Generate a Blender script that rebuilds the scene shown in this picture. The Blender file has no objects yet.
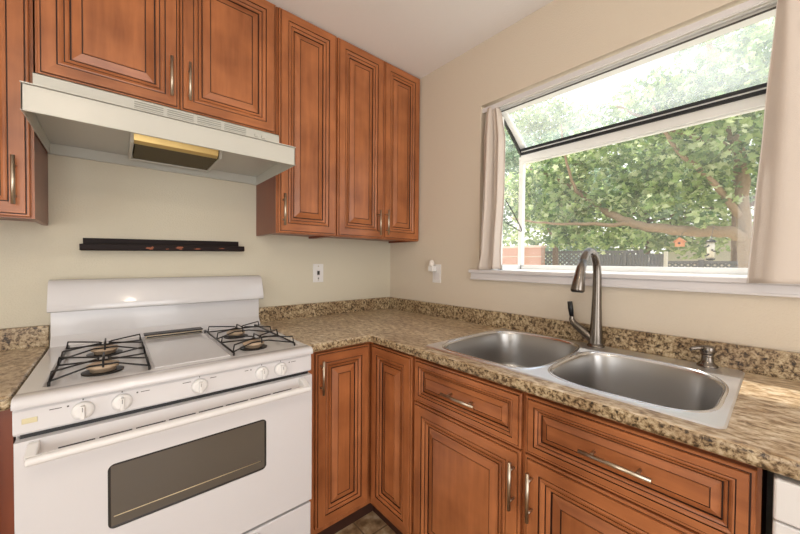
import bpy, math, random
from mathutils import Vector, Matrix
S = bpy.context.scene
COL = S.collection
PI = math.pi

# ------------------------------------------------------------------ camera
cam = bpy.data.cameras.new('camera'); camo = bpy.data.objects.new('camera', cam); COL.objects.link(camo)
cam.sensor_fit = 'HORIZONTAL'; cam.sensor_width = 36.0; cam.lens = 36.0 * 329.93 / 800
cam.clip_start = 0.02; cam.clip_end = 200
yaw, pitch, roll = -0.7136, -0.0173, 0.0082
fw = Vector((-math.sin(yaw), math.cos(yaw), 0)); rt = Vector((math.cos(yaw), math.sin(yaw), 0)); up = Vector((0, 0, 1))
f2 = fw * math.cos(pitch) + up * math.sin(pitch); u2 = up * math.cos(pitch) - fw * math.sin(pitch)
r3 = rt * math.cos(roll) + u2 * math.sin(roll); u3 = u2 * math.cos(roll) - rt * math.sin(roll)
M = Matrix((r3, u3, -f2)).transposed().to_4x4(); M.translation = Vector((-1.5194, -1.8636, 1.2533))
camo.matrix_world = M
S.camera = camo

# ------------------------------------------------------------------ light
S.view_settings.view_transform = 'Standard'; S.view_settings.look = 'None'
S.view_settings.exposure = 0.08; S.view_settings.gamma = 1.0; S.view_settings.use_curve_mapping = False
w = bpy.data.worlds.new('World'); S.world = w; w.use_nodes = True
nt = w.node_tree; bg = nt.nodes['Background']
tc = nt.nodes.new('ShaderNodeTexCoord'); sx = nt.nodes.new('ShaderNodeSeparateXYZ'); cr = nt.nodes.new('ShaderNodeValToRGB')
nt.links.new(tc.outputs['Generated'], sx.inputs[0]); nt.links.new(sx.outputs['Z'], cr.inputs[0])
cr.color_ramp.elements[0].color = (1.0, .98, .95, 1); cr.color_ramp.elements[1].color = (.62, .78, 1.0, 1)
cr.color_ramp.elements[0].position = .1; cr.color_ramp.elements[1].position = .9
nt.links.new(cr.outputs[0], bg.inputs[0]); bg.inputs[1].default_value = 1.9

def light(name, kind, loc, energy, color, size=None, size_y=None, target=None, angle=None):
    l = bpy.data.lights.new(name, kind); l.energy = energy; l.color = color
    if kind == 'AREA':
        l.size = size
        if size_y: l.shape = 'RECTANGLE'; l.size_y = size_y
    elif kind == 'SUN': l.angle = angle
    else: l.shadow_soft_size = size
    o = bpy.data.objects.new(name, l); COL.objects.link(o); o.location = loc
    if target is not None:
        o.rotation_euler = (Vector(target) - Vector(loc)).to_track_quat('-Z', 'Y').to_euler()
    return o
light('sun', 'SUN', (8, 6, 9), 6.5, (1, .95, .86), target=(8 - .55, 6 - .9, 9 - 1.5), angle=.03)
light('added_rear_fill', 'AREA', (-1.9, -4.42, 1.25), 40, (1.0, .97, .95), 2.2, 2.0, target=(-1.5, 0, 2.1))  # added fill lamp at the unseen rear opening, to brighten the room
light('added_left_fill', 'AREA', (-3.52, -2.2, 1.25), 9, (1.0, .97, .95), 1.2, 1.9, target=(0, -1.2, 1.0))  # weaker added fill lamp at the unseen left opening
light('ceiling_bulb', 'POINT', (-1.75, -2.1, 2.12), 12, (1.0, .84, .66), .09)

# ------------------------------------------------------------------ materials
def s2l(c): return tuple(((x / 255) / 12.92 if x / 255 <= .04045 else ((x / 255 + .055) / 1.055) ** 2.4) for x in c) + (1,)
def mat(name, rgb, rough=.5, metal=0, spec=.5, bump=None, coat=0):
    m = bpy.data.materials.new(name); m.use_nodes = True; n = m.node_tree.nodes; b = n['Principled BSDF']
    b.inputs['Base Color'].default_value = s2l(rgb); b.inputs['Roughness'].default_value = rough; b.inputs['Metallic'].default_value = metal
    b.inputs['Specular IOR Level'].default_value = spec; b.inputs['Coat Weight'].default_value = coat
    t = n.new('ShaderNodeTexCoord')
    nz = n.new('ShaderNodeTexNoise'); nz.inputs['Scale'].default_value = bump[0] if bump else 6
    nz.inputs['Detail'].default_value = 3
    m.node_tree.links.new(t.outputs['Object'], nz.inputs['Vector'])
    if bump:
        bp = n.new('ShaderNodeBump'); bp.inputs['Strength'].default_value = bump[1]; bp.inputs['Distance'].default_value = bump[2]
        m.node_tree.links.new(nz.outputs['Fac'], bp.inputs['Height']); m.node_tree.links.new(bp.outputs[0], b.inputs['Normal'])
    else:   # faint surface variation
        mr = n.new('ShaderNodeMapRange'); mr.inputs[3].default_value = max(.03, rough - .04); mr.inputs[4].default_value = min(1, rough + .04)
        m.node_tree.links.new(nz.outputs['Fac'], mr.inputs[0]); m.node_tree.links.new(mr.outputs[0], b.inputs['Roughness'])
    return m
def ramp(n, stops):
    r = n.new('ShaderNodeValToRGB')
    while len(r.color_ramp.elements) < len(stops): r.color_ramp.elements.new(.5)
    for e, (p, c) in zip(r.color_ramp.elements, stops): e.position = p; e.color = s2l(c)
    return r
def wood_mat(name, axis, lo, hi, rough=.34):
    m = bpy.data.materials.new(name); m.use_nodes = True; n = m.node_tree.nodes; L = m.node_tree.links; b = n['Principled BSDF']
    t = n.new('ShaderNodeTexCoord'); mp = n.new('ShaderNodeMapping')
    sc = [26, 26, 26]; sc[axis] = 2.2; mp.inputs['Scale'].default_value = sc
    nz = n.new('ShaderNodeTexNoise'); nz.inputs['Scale'].default_value = 1.6; nz.inputs['Detail'].default_value = 5; nz.inputs['Roughness'].default_value = .55
    n2 = n.new('ShaderNodeTexNoise'); n2.inputs['Scale'].default_value = 5.5; n2.inputs['Detail'].default_value = 3
    mx = n.new('ShaderNodeMix'); mx.inputs[0].default_value = .6
    L.new(t.outputs['Object'], mp.inputs[0]); L.new(mp.outputs[0], nz.inputs[0]); L.new(t.outputs['Object'], n2.inputs[0])
    L.new(nz.outputs['Fac'], mx.inputs[2]); L.new(n2.outputs['Fac'], mx.inputs[3])
    r = ramp(n, [(.32, lo), (.68, hi)]); L.new(mx.outputs[0], r.inputs[0]); L.new(r.outputs[0], b.inputs['Base Color'])
    b.inputs['Roughness'].default_value = rough; b.inputs['Coat Weight'].default_value = .12; b.inputs['Coat Roughness'].default_value = .3
    bp = n.new('ShaderNodeBump'); bp.inputs['Strength'].default_value = .08; bp.inputs['Distance'].default_value = .002
    L.new(nz.outputs['Fac'], bp.inputs['Height']); L.new(bp.outputs[0], b.inputs['Normal'])
    return m
def counter_mat(name, dark=False):
    m = bpy.data.materials.new(name); m.use_nodes = True; n = m.node_tree.nodes; L = m.node_tree.links; b = n['Principled BSDF']
    t = n.new('ShaderNodeTexCoord'); mp = n.new('ShaderNodeMapping'); mp.inputs['Scale'].default_value = (1.0, .5, 1.0) if not dark else (1, 1, 1)
    mp.inputs['Rotation'].default_value = (0, 0, .75 if not dark else 0)
    L.new(t.outputs['Object'], mp.inputs[0])
    a = n.new('ShaderNodeTexNoise'); a.inputs['Scale'].default_value = 60 if not dark else 88; a.inputs['Detail'].default_value = 8; a.inputs['Roughness'].default_value = .68; a.inputs['Distortion'].default_value = .35
    c = n.new('ShaderNodeTexNoise'); c.inputs['Scale'].default_value = 9; c.inputs['Detail'].default_value = 4; c.inputs['Distortion'].default_value = .6
    L.new(mp.outputs[0], a.inputs[0]); L.new(mp.outputs[0], c.inputs[0])
    if dark: r = ramp(n, [(.37, (44, 34, 26)), (.44, (104, 84, 58)), (.49, (154, 133, 102)), (.56, (188, 170, 138)), (.68, (216, 203, 176))])
    else: r = ramp(n, [(.30, (84, 66, 50)), (.41, (148, 122, 90)), (.49, (192, 170, 138)), (.57, (214, 199, 174)), (.70, (236, 228, 214))])
    r2 = ramp(n, [(.35, (184, 158, 130)), (.6, (255, 252, 246))])
    mx = n.new('ShaderNodeMix'); mx.data_type = 'RGBA'; mx.blend_type = 'MULTIPLY'; mx.inputs[0].default_value = .55
    L.new(a.outputs['Fac'], r.inputs[0]); L.new(c.outputs['Fac'], r2.inputs[0])
    L.new(r.outputs[0], mx.inputs[6]); L.new(r2.outputs[0], mx.inputs[7]); L.new(mx.outputs[2], b.inputs['Base Color'])
    b.inputs['Roughness'].default_value = .3
    return m
def glass_mat(name, haze, tint=(1, 1, 1)):
    m = bpy.data.materials.new(name); m.use_nodes = True; n = m.node_tree.nodes; L = m.node_tree.links; n.remove(n['Principled BSDF'])
    tr = n.new('ShaderNodeBsdfTransparent'); tr.inputs[0].default_value = (*tint, 1)
    gl = n.new('ShaderNodeBsdfGlossy'); gl.inputs['Roughness'].default_value = .02
    di = n.new('ShaderNodeBsdfTranslucent'); di.inputs[0].default_value = (.9, .92, .92, 1)
    t = n.new('ShaderNodeTexCoord'); nz = n.new('ShaderNodeTexNoise'); nz.inputs['Scale'].default_value = 4; nz.inputs['Detail'].default_value = 6
    L.new(t.outputs['Object'], nz.inputs[0])
    mr = n.new('ShaderNodeMapRange'); mr.inputs[1].default_value = .3; mr.inputs[2].default_value = .75; mr.inputs[3].default_value = haze * .5; mr.inputs[4].default_value = haze * 1.6
    L.new(nz.outputs['Fac'], mr.inputs[0])
    m1 = n.new('ShaderNodeMixShader'); L.new(mr.outputs[0], m1.inputs[0]); L.new(tr.outputs[0], m1.inputs[1]); L.new(di.outputs[0], m1.inputs[2])
    m2 = n.new('ShaderNodeMixShader'); m2.inputs[0].default_value = .05; L.new(m1.outputs[0], m2.inputs[1]); L.new(gl.outputs[0], m2.inputs[2])
    L.new(m2.outputs[0], n['Material Output'].inputs[0])
    return m
def leaf_mat(name, stops, trans=.5):
    m = bpy.data.materials.new(name); m.use_nodes = True; n = m.node_tree.nodes; L = m.node_tree.links; n.remove(n['Principled BSDF'])
    g = n.new('ShaderNodeNewGeometry'); r = ramp(n, stops); L.new(g.outputs['Random Per Island'], r.inputs[0])
    d = n.new('ShaderNodeBsdfPrincipled'); d.inputs['Roughness'].default_value = .45; t = n.new('ShaderNodeBsdfTranslucent')
    mx = n.new('ShaderNodeMixShader'); mx.inputs[0].default_value = trans
    L.new(r.outputs[0], d.inputs[0]); L.new(r.outputs[0], t.inputs[0]); L.new(d.outputs[0], mx.inputs[1]); L.new(t.outputs[0], mx.inputs[2])
    L.new(mx.outputs[0], n['Material Output'].inputs[0])
    return m
def brushed(name, rgb, rough, scale):
    m = mat(name, rgb, rough, 1.0); n = m.node_tree.nodes; L = m.node_tree.links; b = n['Principled BSDF']
    t = n.new('ShaderNodeTexCoord'); mp = n.new('ShaderNodeMapping'); mp.inputs['Scale'].default_value = scale
    nz = n.new('ShaderNodeTexNoise'); nz.inputs['Scale'].default_value = 1; nz.inputs['Detail'].default_value = 4
    bp = n.new('ShaderNodeBump'); bp.inputs['Strength'].default_value = .12; bp.inputs['Distance'].default_value = .001
    L.new(t.outputs['Object'], mp.inputs[0]); L.new(mp.outputs[0], nz.inputs[0]); L.new(nz.outputs['Fac'], bp.inputs['Height']); L.new(bp.outputs[0], b.inputs['Normal'])
    return m
WOOD = wood_mat('cherry_vertical', 2, (128, 72, 38), (184, 114, 68))
WOODX = wood_mat('cherry_along_x', 0, (128, 72, 38), (184, 114, 68))
WOODY = wood_mat('cherry_along_y', 1, (128, 72, 38), (184, 114, 68))
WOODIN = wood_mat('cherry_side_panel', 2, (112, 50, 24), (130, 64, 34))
GLAZE = mat('dark_glaze', (52, 24, 12), .5)
TOE = mat('toe_kick_brown', (58, 28, 14), .6)
WALLB = mat('wall_paint_greyer_light', (206, 199, 180), .75, bump=(170, .35, .004))  # one wall paint; greyer light on the stove wall is in this colour
WALLR = mat('wall_paint_warmer_light', (212, 200, 182), .75, bump=(170, .35, .004))  # same paint; warmer light on the window wall is in this colour
CEIL = mat('ceiling_paint', (240, 239, 238), .9, bump=(90, .2, .004))
TRIM = mat('white_trim_paint', (216, 212, 212), .4)
VINYL = mat('white_vinyl', (232, 232, 230), .35)
SEAL = mat('black_rubber_seal', (22, 24, 28), .5)
ENAMEL = mat('white_enamel', (214, 212, 213), .18, coat=.3)
ENAMEL2 = mat('white_plastic', (226, 224, 222), .3)
HOODM = mat('almond_enamel', (196, 195, 186), .3)
COUNT = counter_mat('laminate_top'); COUNTD = counter_mat('laminate_edge', True)
NICKEL = mat('brushed_nickel', (190, 178, 160), .3, 1)
STEELF = mat('faucet_nickel', (124, 117, 110), .26, 1)
STEEL = brushed('sink_steel', (236, 237, 240), .36, (3, 120, 3))
BOWL = mat('bowl_steel', (180, 178, 176), .34, 1)
for l_ in list(BOWL.node_tree.nodes['Principled BSDF'].inputs['Roughness'].links): BOWL.node_tree.links.remove(l_)
BOWL.node_tree.nodes['Principled BSDF'].inputs['Roughness'].default_value = .34
CHROME = mat('rim_steel', (225, 227, 230), .2, 1)
BLACKM = mat('black_iron', (24, 22, 22), .4)
BLACKP = mat('black_plastic', (18, 18, 20), .4)
OVENG = mat('oven_window_glass', (88, 82, 74), .14, coat=.5)
OVENF = mat('oven_window_dark_border', (46, 44, 42), .2)
RACK = mat('oven_rack_wire', (214, 196, 160), .4, .3)
BURN = mat('burner_cap', (196, 172, 146), .45)
MARK = mat('grey_print', (90, 86, 84), .6)
BADGE = mat('badge_gold', (206, 196, 160), .35, .3)
FILT = mat('filter_mesh_brown', (92, 80, 50), .5, .6, bump=(260, 1, .01))
FILTB = mat('filter_brass_strip', (226, 196, 128), .3, .6)
LACQ = mat('dark_lacquer', (26, 13, 12), .55, spec=.2)
LACR = mat('lacquer_rust_mark', (150, 82, 52), .6)
CURT = mat('curtain_cloth', (204, 192, 181), .9, bump=(420, .3, .003))
CURTE = mat('curtain_hem_edge', (238, 232, 226), .9)

def tile_mat():
    m = bpy.data.materials.new('floor_tile'); m.use_nodes = True; n = m.node_tree.nodes; L = m.node_tree.links; b = n['Principled BSDF']
    t = n.new('ShaderNodeTexCoord'); br = n.new('ShaderNodeTexBrick'); br.offset = 0; br.inputs['Scale'].default_value = 1
    mp = n.new('ShaderNodeMapping'); mp.inputs['Rotation'].default_value = (0, 0, .0)
    br.inputs['Brick Width'].default_value = .33; br.inputs['Row Height'].default_value = .33; br.inputs['Mortar Size'].default_value = .004
    br.inputs['Mortar'].default_value = s2l((120, 96, 70))
    nz = n.new('ShaderNodeTexNoise'); nz.inputs['Scale'].default_value = 18; nz.inputs['Detail'].default_value = 6
    r = ramp(n, [(.35, (128, 98, 68)), (.5, (170, 138, 102)), (.65, (206, 184, 152))])
    L.new(t.outputs['Object'], mp.inputs[0]); L.new(mp.outputs[0], br.inputs[0]); L.new(t.outputs['Object'], nz.inputs[0]); L.new(nz.outputs['Fac'], r.inputs[0])
    L.new(r.outputs[0], br.inputs['Color1']); L.new(r.outputs[0], br.inputs['Color2']); L.new(br.outputs[0], b.inputs['Base Color'])
    b.inputs['Roughness'].default_value = .4
    return m
FLOOR = tile_mat()
def brick_mat():
    m = bpy.data.materials.new('garden_brick'); m.use_nodes = True; n = m.node_tree.nodes; L = m.node_tree.links; b = n['Principled BSDF']
    t = n.new('ShaderNodeTexCoord'); br = n.new('ShaderNodeTexBrick'); mp = n.new('ShaderNodeMapping'); mp.inputs['Rotation'].default_value = (PI / 2, 0, PI / 2)
    br.inputs['Scale'].default_value = 1; br.inputs['Brick Width'].default_value = .22; br.inputs['Row Height'].default_value = .075; br.inputs['Mortar Size'].default_value = .01
    br.inputs['Color1'].default_value = s2l((212, 164, 142)); br.inputs['Color2'].default_value = s2l((196, 146, 124)); br.inputs['Mortar'].default_value = s2l((206, 190, 170))
    L.new(t.outputs['Object'], mp.inputs[0]); L.new(mp.outputs[0], br.inputs[0]); L.new(br.outputs[0], b.inputs['Base Color']); b.inputs['Roughness'].default_value = .9
    return m
BRICK = brick_mat()

# ------------------------------------------------------------------ mesh builder
class MB:
    def __init__(s, F=None): s.v = []; s.f = []; s.m = []; s.s = []; s.F = F
    def addv(s, p):
        if s.F: p = s.F(*p)
        s.v.append(tuple(p)); return len(s.v) - 1
    def face(s, idx, m=0, sm=False): s.f.append(tuple(idx)); s.m.append(m); s.s.append(sm)
    def box(s, a, b, m=0):
        x0, y0, z0 = [min(i, j) for i, j in zip(a, b)]; x1, y1, z1 = [max(i, j) for i, j in zip(a, b)]
        i = [s.addv(p) for p in ((x0, y0, z0), (x1, y0, z0), (x1, y1, z0), (x0, y1, z0), (x0, y0, z1), (x1, y0, z1), (x1, y1, z1), (x0, y1, z1))]
        for q in ((0, 3, 2, 1), (4, 5, 6, 7), (0, 1, 5, 4), (1, 2, 6, 5), (2, 3, 7, 6), (3, 0, 4, 7)): s.face([i[k] for k in q], m)
        return s
    def prism(s, poly, axis, a, b, m=0, sm=False):   # poly = list of 2D points in the remaining two axes (cyclic order), from a to b along axis
        def P(t, p):
            return {0: (t, p[0], p[1]), 1: (p[0], t, p[1]), 2: (p[0], p[1], t)}[axis]
        A = [s.addv(P(a, p)) for p in poly]; B = [s.addv(P(b, p)) for p in poly]; n = len(poly)
        for k in range(n): s.face((A[k], A[(k + 1) % n], B[(k + 1) % n], B[k]), m, sm)
        s.face(A[::-1], m); s.face(B, m)
        return s
    def tube(s, pts, r, n=12, m=0, cap=True, closed=False, flat=1.0):
        pts = [Vector(p) for p in pts]; rs = r if isinstance(r, (list, tuple)) else [r] * len(pts)
        rings = []; prev = None; N = len(pts)
        for k, p in enumerate(pts):
            if closed: t = pts[(k + 1) % N] - pts[k - 1]
            else: t = pts[min(k + 1, N - 1)] - pts[max(k - 1, 0)]
            t.normalize()
            if prev is None: a = Vector((0, 0, 1)) if abs(t.z) < .9 else Vector((0, 1, 0))
            else: a = prev
            a = (a - t * a.dot(t)).normalized(); b = t.cross(a); prev = a
            rings.append([s.addv(p + (a * math.cos(2 * PI * j / n) * flat + b * math.sin(2 * PI * j / n)) * rs[k]) for j in range(n)])
        R = range(N if closed else N - 1)
        for k in R:
            A = rings[k]; B = rings[(k + 1) % N]
            for j in range(n): s.face((A[j], A[(j + 1) % n], B[(j + 1) % n], B[j]), m, True)
        if cap and not closed: s.face(rings[0][::-1], m); s.face(rings[-1], m)
        return s
    def lathe(s, c, prof, axis=2, n=32, m=0, sm=True, dirn=1):   # prof = [(r, h)...]
        rings = []
        for (r, h) in prof:
            ring = []
            for j in range(n):
                a = 2 * PI * j / n; x, y = r * math.cos(a), r * math.sin(a); h2 = h * dirn
                p = {2: (x, y, h2), 1: (x, h2, y), 0: (h2, x, y)}[axis]
                ring.append(s.addv((c[0] + p[0], c[1] + p[1], c[2] + p[2])))
            rings.append(ring)
        for A, B in zip(rings, rings[1:]):
            for j in range(n): s.face((A[j], A[(j + 1) % n], B[(j + 1) % n], B[j]), m, sm)
        s.face(rings[0][::-1], m); s.face(rings[-1], m)
        return s
    def build(s, name, mats, parent=None, root=None, bevel=0, seg=2, shade=None, rot=None):
        if not isinstance(mats, (list, tuple)): mats = [mats]
        off = Vector((0, 0, 0))
        if parent is not None:
            r = parent
            while r.parent: r = r.parent
            off = r.location
        elif root is not None: off = Vector(root)
        me = bpy.data.meshes.new(name); me.from_pydata([tuple(Vector(v) - off) for v in s.v], [], s.f)
        for m_ in mats: me.materials.append(m_)
        me.polygons.foreach_set('material_index', s.m); me.polygons.foreach_set('use_smooth', s.s); me.update()
        import bmesh
        bm = bmesh.new(); bm.from_mesh(me); bmesh.ops.recalc_face_normals(bm, faces=bm.faces); bm.to_mesh(me); bm.free()
        o = bpy.data.objects.new(name, me); COL.objects.link(o)
        if parent is not None: o.parent = parent
        elif root is not None: o.location = off
        if bevel:
            b = o.modifiers.new('bevel', 'BEVEL'); b.width = bevel; b.segments = seg; b.limit_method = 'ANGLE'; b.angle_limit = .6; b.use_clamp_overlap = True
            if seg > 1: b.harden_normals = False
        return o
def tag(o, label=None, cat=None, group=None, kind=None):
    if label: o['label'] = label
    if cat: o['category'] = cat
    if group: o['group'] = group
    if kind: o['kind'] = kind
    return o
def thing(name, loc, label, cat, group=None, kind=None):
    o = bpy.data.objects.new(name, None); COL.objects.link(o); o.location = loc; o.empty_display_size = .05
    return tag(o, label, cat, group, kind)
def crom(pts, n=8, closed=False):
    P = [Vector(p) for p in pts]; out = []; N = len(P)
    for i in range(N if closed else N - 1):
        if closed: a, b, c, d = P[i - 1], P[i], P[(i + 1) % N], P[(i + 2) % N]
        else: a, b, c, d = P[max(i - 1, 0)], P[i], P[i + 1], P[min(i + 2, N - 1)]
        for k in range(n):
            t = k / n
            out.append(.5 * ((2 * b) + (c - a) * t + (2 * a - 5 * b + 4 * c - d) * t * t + (3 * b - a - 3 * c + d) * t ** 3))
    if not closed: out.append(P[-1])
    return out

# ------------------------------------------------------------------ room shell
H = 2.447
XL, YB = -3.6, -4.5
def struct(o, label=None, cat=None): return tag(o, label, cat, kind='structure')
struct(MB().box((XL - .12, YB - .12, -.08), (.12, .12, 0)).build('floor', FLOOR), 'brown stone-look tile floor', 'floor')
struct(MB().box((XL - .12, YB - .12, H), (.12, .12, H + .1)).build('ceiling', CEIL), 'pale grey-white smooth ceiling', 'ceiling')
struct(MB().box((XL - .12, 0, 0), (0, .12, H)).build('wall_back', WALLB), 'beige painted wall behind the stove', 'wall')
WY0, WY1, WZ0, WZ1 = -.774, -1.99, 1.203, 2.105
b = MB()
b.box((0, .12, 0), (.12, WY0, H)); b.box((0, WY1, 0), (.12, YB, H)); b.box((0, WY0, 0), (.12, WY1, WZ0)); b.box((0, WY0, WZ1), (.12, WY1, H))
struct(b.build('wall_right', WALLR), 'beige painted wall around the garden window', 'wall')
b = MB(); b.box((XL - .12, 0, 0), (XL, -1.5, H)); b.box((XL - .12, -2.9, 0), (XL, YB, H)); b.box((XL - .12, -1.5, 2.1), (XL, -2.9, H))
struct(b.build('wall_left', WALLB), 'beige wall on the far left', 'wall')
b = MB(); b.box((XL, YB - .12, 0), (-3.1, YB, H)); b.box((-.7, YB - .12, 0), (0, YB, H)); b.box((-3.1, YB - .12, 2.15), (-.7, YB, H))
struct(b.build('wall_front', WALLB), 'beige wall with wide opening added for fill light behind the camera', 'wall')  # unseen rear opening, added to let fill light in

# garden window -----------------------------------------------------
win = thing('window_1', (.1, -1.4, WZ0), 'white projecting garden window with sloping glass top over the sink', 'window', kind='structure')
GX, GY0, GY1 = .335, -.835, -1.945        # front plane and side planes of the projecting box
GZT, GZF, GZB = 2.080, 1.913, 1.238       # top at wall, top at front, glass bottom
b = MB()
# flange frame inside the opening
b.box((.055, WY0 - .001, WZ0), (.12, GY0 + .004, WZ1 - .001)); b.box((.055, WY1 + .001, WZ0), (.12, GY1 - .004, WZ1 - .001))
b.box((.07, WY0 - .001, WZ1 - .016), (.12, WY1 + .001, WZ1 - .001)); b.box((.085, WY0 - .001, WZ1 - .032), (.135, WY1 + .001, WZ1 - .016))
# front posts
for y, sgn in ((GY0, 1), (GY1, -1)):
    b.box((GX - .012, y - .012 * sgn, GZB - .03), (GX + .02, y + .014 * sgn, GZF - .03))
    b.box((.10, y - .006, WZ0), (.125, y + .014 * sgn, GZT - .02))
    b.box((.10, y - .006, GZB - .03), (GX, y + .014 * sgn, GZB))
    # sloping side bars
    b.prism([(.10, GZT - .006), (.10, GZT + .018), (GX + .02, GZF + .012), (GX + .02, GZF - .012)], 1, y - .030 * sgn, y + .014 * sgn)
# front top beam + bottom rail
b.box((GX - .014, GY0, GZF - .064), (GX + .02, GY1, GZF - .022)); b.box((GX - .006, GY0, GZF - .072), (GX + .016, GY1, GZF - .064))
b.box((GX - .012, GY0, GZB - .036), (GX + .02, GY1, GZB))
frame = b.build('window_frame', VINYL, win, bevel=.002)
b = MB()
b.box((GX - .022, GY0 - .008, GZF - .022), (GX + .012, GY1 + .008, GZF - .008)); b.box((GX - .034, GY0 - .008, GZF - .004), (GX - .006, GY1 + .008, GZF + .010))
for y, sgn in ((GY0, -1), (GY1, 1)):
    b.prism([(.11, GZT - .016), (.11, GZT - .004), (GX + .004, GZF - .012), (GX - .004, GZF - .024)], 1, y - .012 * sgn, y + .002 * sgn)
tag(b.build('window_seal', SEAL, win), 'black rubber seal line')
tag(MB().box((.083, GY0, GZT - .008), (.086, GY1, GZT - .002)).build('frame_groove', MARK, win), 'thin dark groove line')
b = MB(); b.box((GX - .028, GY0 - .008, GZF - .008), (GX + .006, GY1 + .008, GZF - .004)); b.build('glazing_bead', VINYL, win)
G1 = glass_mat('window_glass', .025); G2 = glass_mat('window_glass_dusty', .10)
MB().box((GX, GY0, GZB), (GX + .004, GY1, GZF - .06)).build('front_pane', G1, win)
MB().prism([(.12, GZT), (.12, GZT + .004), (GX, GZF + .004 + .004), (GX, GZF + .004)], 1, GY0, GY1).build('sloping_pane', G2, win)
for y in (GY0 + .002, GY1 - .006):
    MB().prism([(.125, GZB), (GX - .012, GZB), (GX - .012, GZF - .02), (.125, GZT - .012)], 1, y, y + .004).build('side_pane', G1, win)
# ledge, stool and apron
MB().box((.0, GY0 + .012, WZ0 - .02 + .021), (GX - .012, GY1 - .012, WZ0 + .008)).build('window_ledge', VINYL, win)
b = MB(); b.box((-.035, WY0 + .046, 1.193), (.0, -2.16, 1.211)); b.box((-.012, WY0 + .048, 1.193), (.06, WY1, 1.2035))
b.box((-.022, WY0 + .040, 1.160), (.0, -2.15, 1.193)); b.box((-.027, WY0 + .040, 1.157), (.0, -2.15, 1.166))
b.build('window_sill', TRIM, win, bevel=.003)
# side vent operator wire
MB().tube([(.14, GY0 - .012, 1.60), (.215, GY0 - .02, 1.53), (.30, GY0 - .018, 1.455), (.305, GY0 - .018, 1.44), (.295, GY0 - .018, 1.435), (.15, GY0 - .012, 1.475)], .0028, 6).build('vent_stay', BLACKP, win)

# ------------------------------------------------------------------ cabinetry
def door(F, w_, h_, sc=1.0, m=0):
    """raised panel door front, local (u, v, n): u right, v up, n out of the face"""
    b = MB(F)
    prof = [(0, 0), (0, .0145), (.002, .0165), (.0065, .0165), (.007, .0140, 'd'), (.0092, .0140, 'd'), (.0095, .020), (.010, .021),
            (.043, .021), (.0433, .0155, 'd'), (.0462, .0155, 'd'), (.0465, .020), (.050, .021), (.055, .0195), (.060, .016), (.0603, .012, 'd'), (.0628, .012, 'd'),
            (.063, .015), (.070, .0135), (.0735, .0105), (.0737, .0055, 'd'), (.0778, .0055, 'd'), (.0785, .009), (.103, .0180), (.1035, .0160, 'd'), (.1060, .0160, 'd'), (.107, .0185)]
    rings = []
    for k, p in enumerate(prof):
        o = p[0] * sc if p[0] > .012 else p[0]
        rings.append([b.addv((o, o, p[1])), b.addv((w_ - o, o, p[1])), b.addv((w_ - o, h_ - o, p[1])), b.addv((o, h_ - o, p[1]))])
    for k in range(len(rings) - 1):
        dk = 1 if (len(prof[k + 1]) == 3 ) else 0
        A, B = rings[k], rings[k + 1]
        for j in range(4):
            mm = dk
            if not dk and m == 'mix': mm = 2 if j in (0, 2) else 0
            b.face((A[j], A[(j + 1) % 4], B[(j + 1) % 4], B[j]), mm)
    b.face(rings[-1], 2 if m == 'mixd' else 0); b.face(rings[0][::-1], 0)
    return b
def faceY(x0, y, z0): return lambda u, v, n: (x0 + u, y - n, z0 + v)      # looks towards -y
def faceX(x, y0, z0): return lambda u, v, n: (x - n, y0 - u, z0 + v)      # looks towards -x
def add_door(parent, kind, x0, z0, w_, h_, plane, sc=1.0, name='door', drawer=False):
    F = faceY(x0, plane, z0) if kind == 'y' else faceX(plane, x0, z0)
    hw = WOODX if kind == 'y' else WOODY
    if drawer: o = door(F, w_, h_, sc, 0).build(name, [hw, GLAZE, hw], parent)
    else: o = door(F, w_, h_, sc, 'mix').build(name, [WOOD, GLAZE, hw], parent)
    return o, F
def pull(parent, F, u, v, L, vertical=True):
    b = MB(F); n0, n1 = .020, .047
    if vertical: b.tube([(u, v - L / 2, n1), (u, v + L / 2, n1)], .0052, 12)
    else: b.tube([(u - L / 2, v, n1), (u + L / 2, v, n1)], .0052, 12)
    for s_ in (-1, 1):
        q = s_ * L * .32
        p = (u, v + q) if vertical else (u + q, v)
        b.tube([(p[0], p[1], n0 - .002), (p[0], p[1], n1)], .0042, 10)
    return tag(b.build('handle', NICKEL, parent), 'brushed nickel bar handle')
UZ0, DP = 1.384, .309          # bottom of wall cabinets; depth incl. door
CF = -(DP - .021)              # carcass front plane
# ---- wall cabinets
def wall_cab(x0, x1, z0, label, doors, name='wall_cabinet', side=True):
    c = thing(name, ((x0 + x1) / 2, -.14, z0), label, 'cabinet')
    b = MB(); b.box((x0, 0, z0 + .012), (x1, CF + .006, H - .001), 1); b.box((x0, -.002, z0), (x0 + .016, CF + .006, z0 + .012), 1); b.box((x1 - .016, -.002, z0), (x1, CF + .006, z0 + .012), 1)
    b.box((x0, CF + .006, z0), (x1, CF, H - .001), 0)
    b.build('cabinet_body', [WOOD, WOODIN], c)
    for (a, e, hu, hv) in doors:
        d, F = add_door(c, 'y', a, z0 + .004, e - a, H - z0 - .012, CF)
        pull(d, F, hu, hv, .148)
    return c
wall_cab(-2.165, -1.712, 1.380, 'cherry wood wall cabinet left of the range hood, cut off by the left edge', [(-2.155, -1.720, .404, .108)])
wall_cab(-1.708, -.941, 1.838, 'short two-door cherry wall cabinet directly above the range hood', [(-1.702, -1.3235, .352, .110), (-1.3195, -.946, .029, .110)])
wall_cab(-.938, -.6205, UZ0, 'tall single-door cherry wall cabinet just right of the range hood', [(-.930, -.6245, .019, .106)])
wall_cab(-.6195, -.003, UZ0, 'tall two-door cherry wall cabinet in the corner beside the window wall', [(-.6155, -.307, .270, .090), (-.303, -.010, .016, .097)])

# ---- base cabinets
BF = -.6016                    # carcass front plane, doors reach -.6226
BT = .880
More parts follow.
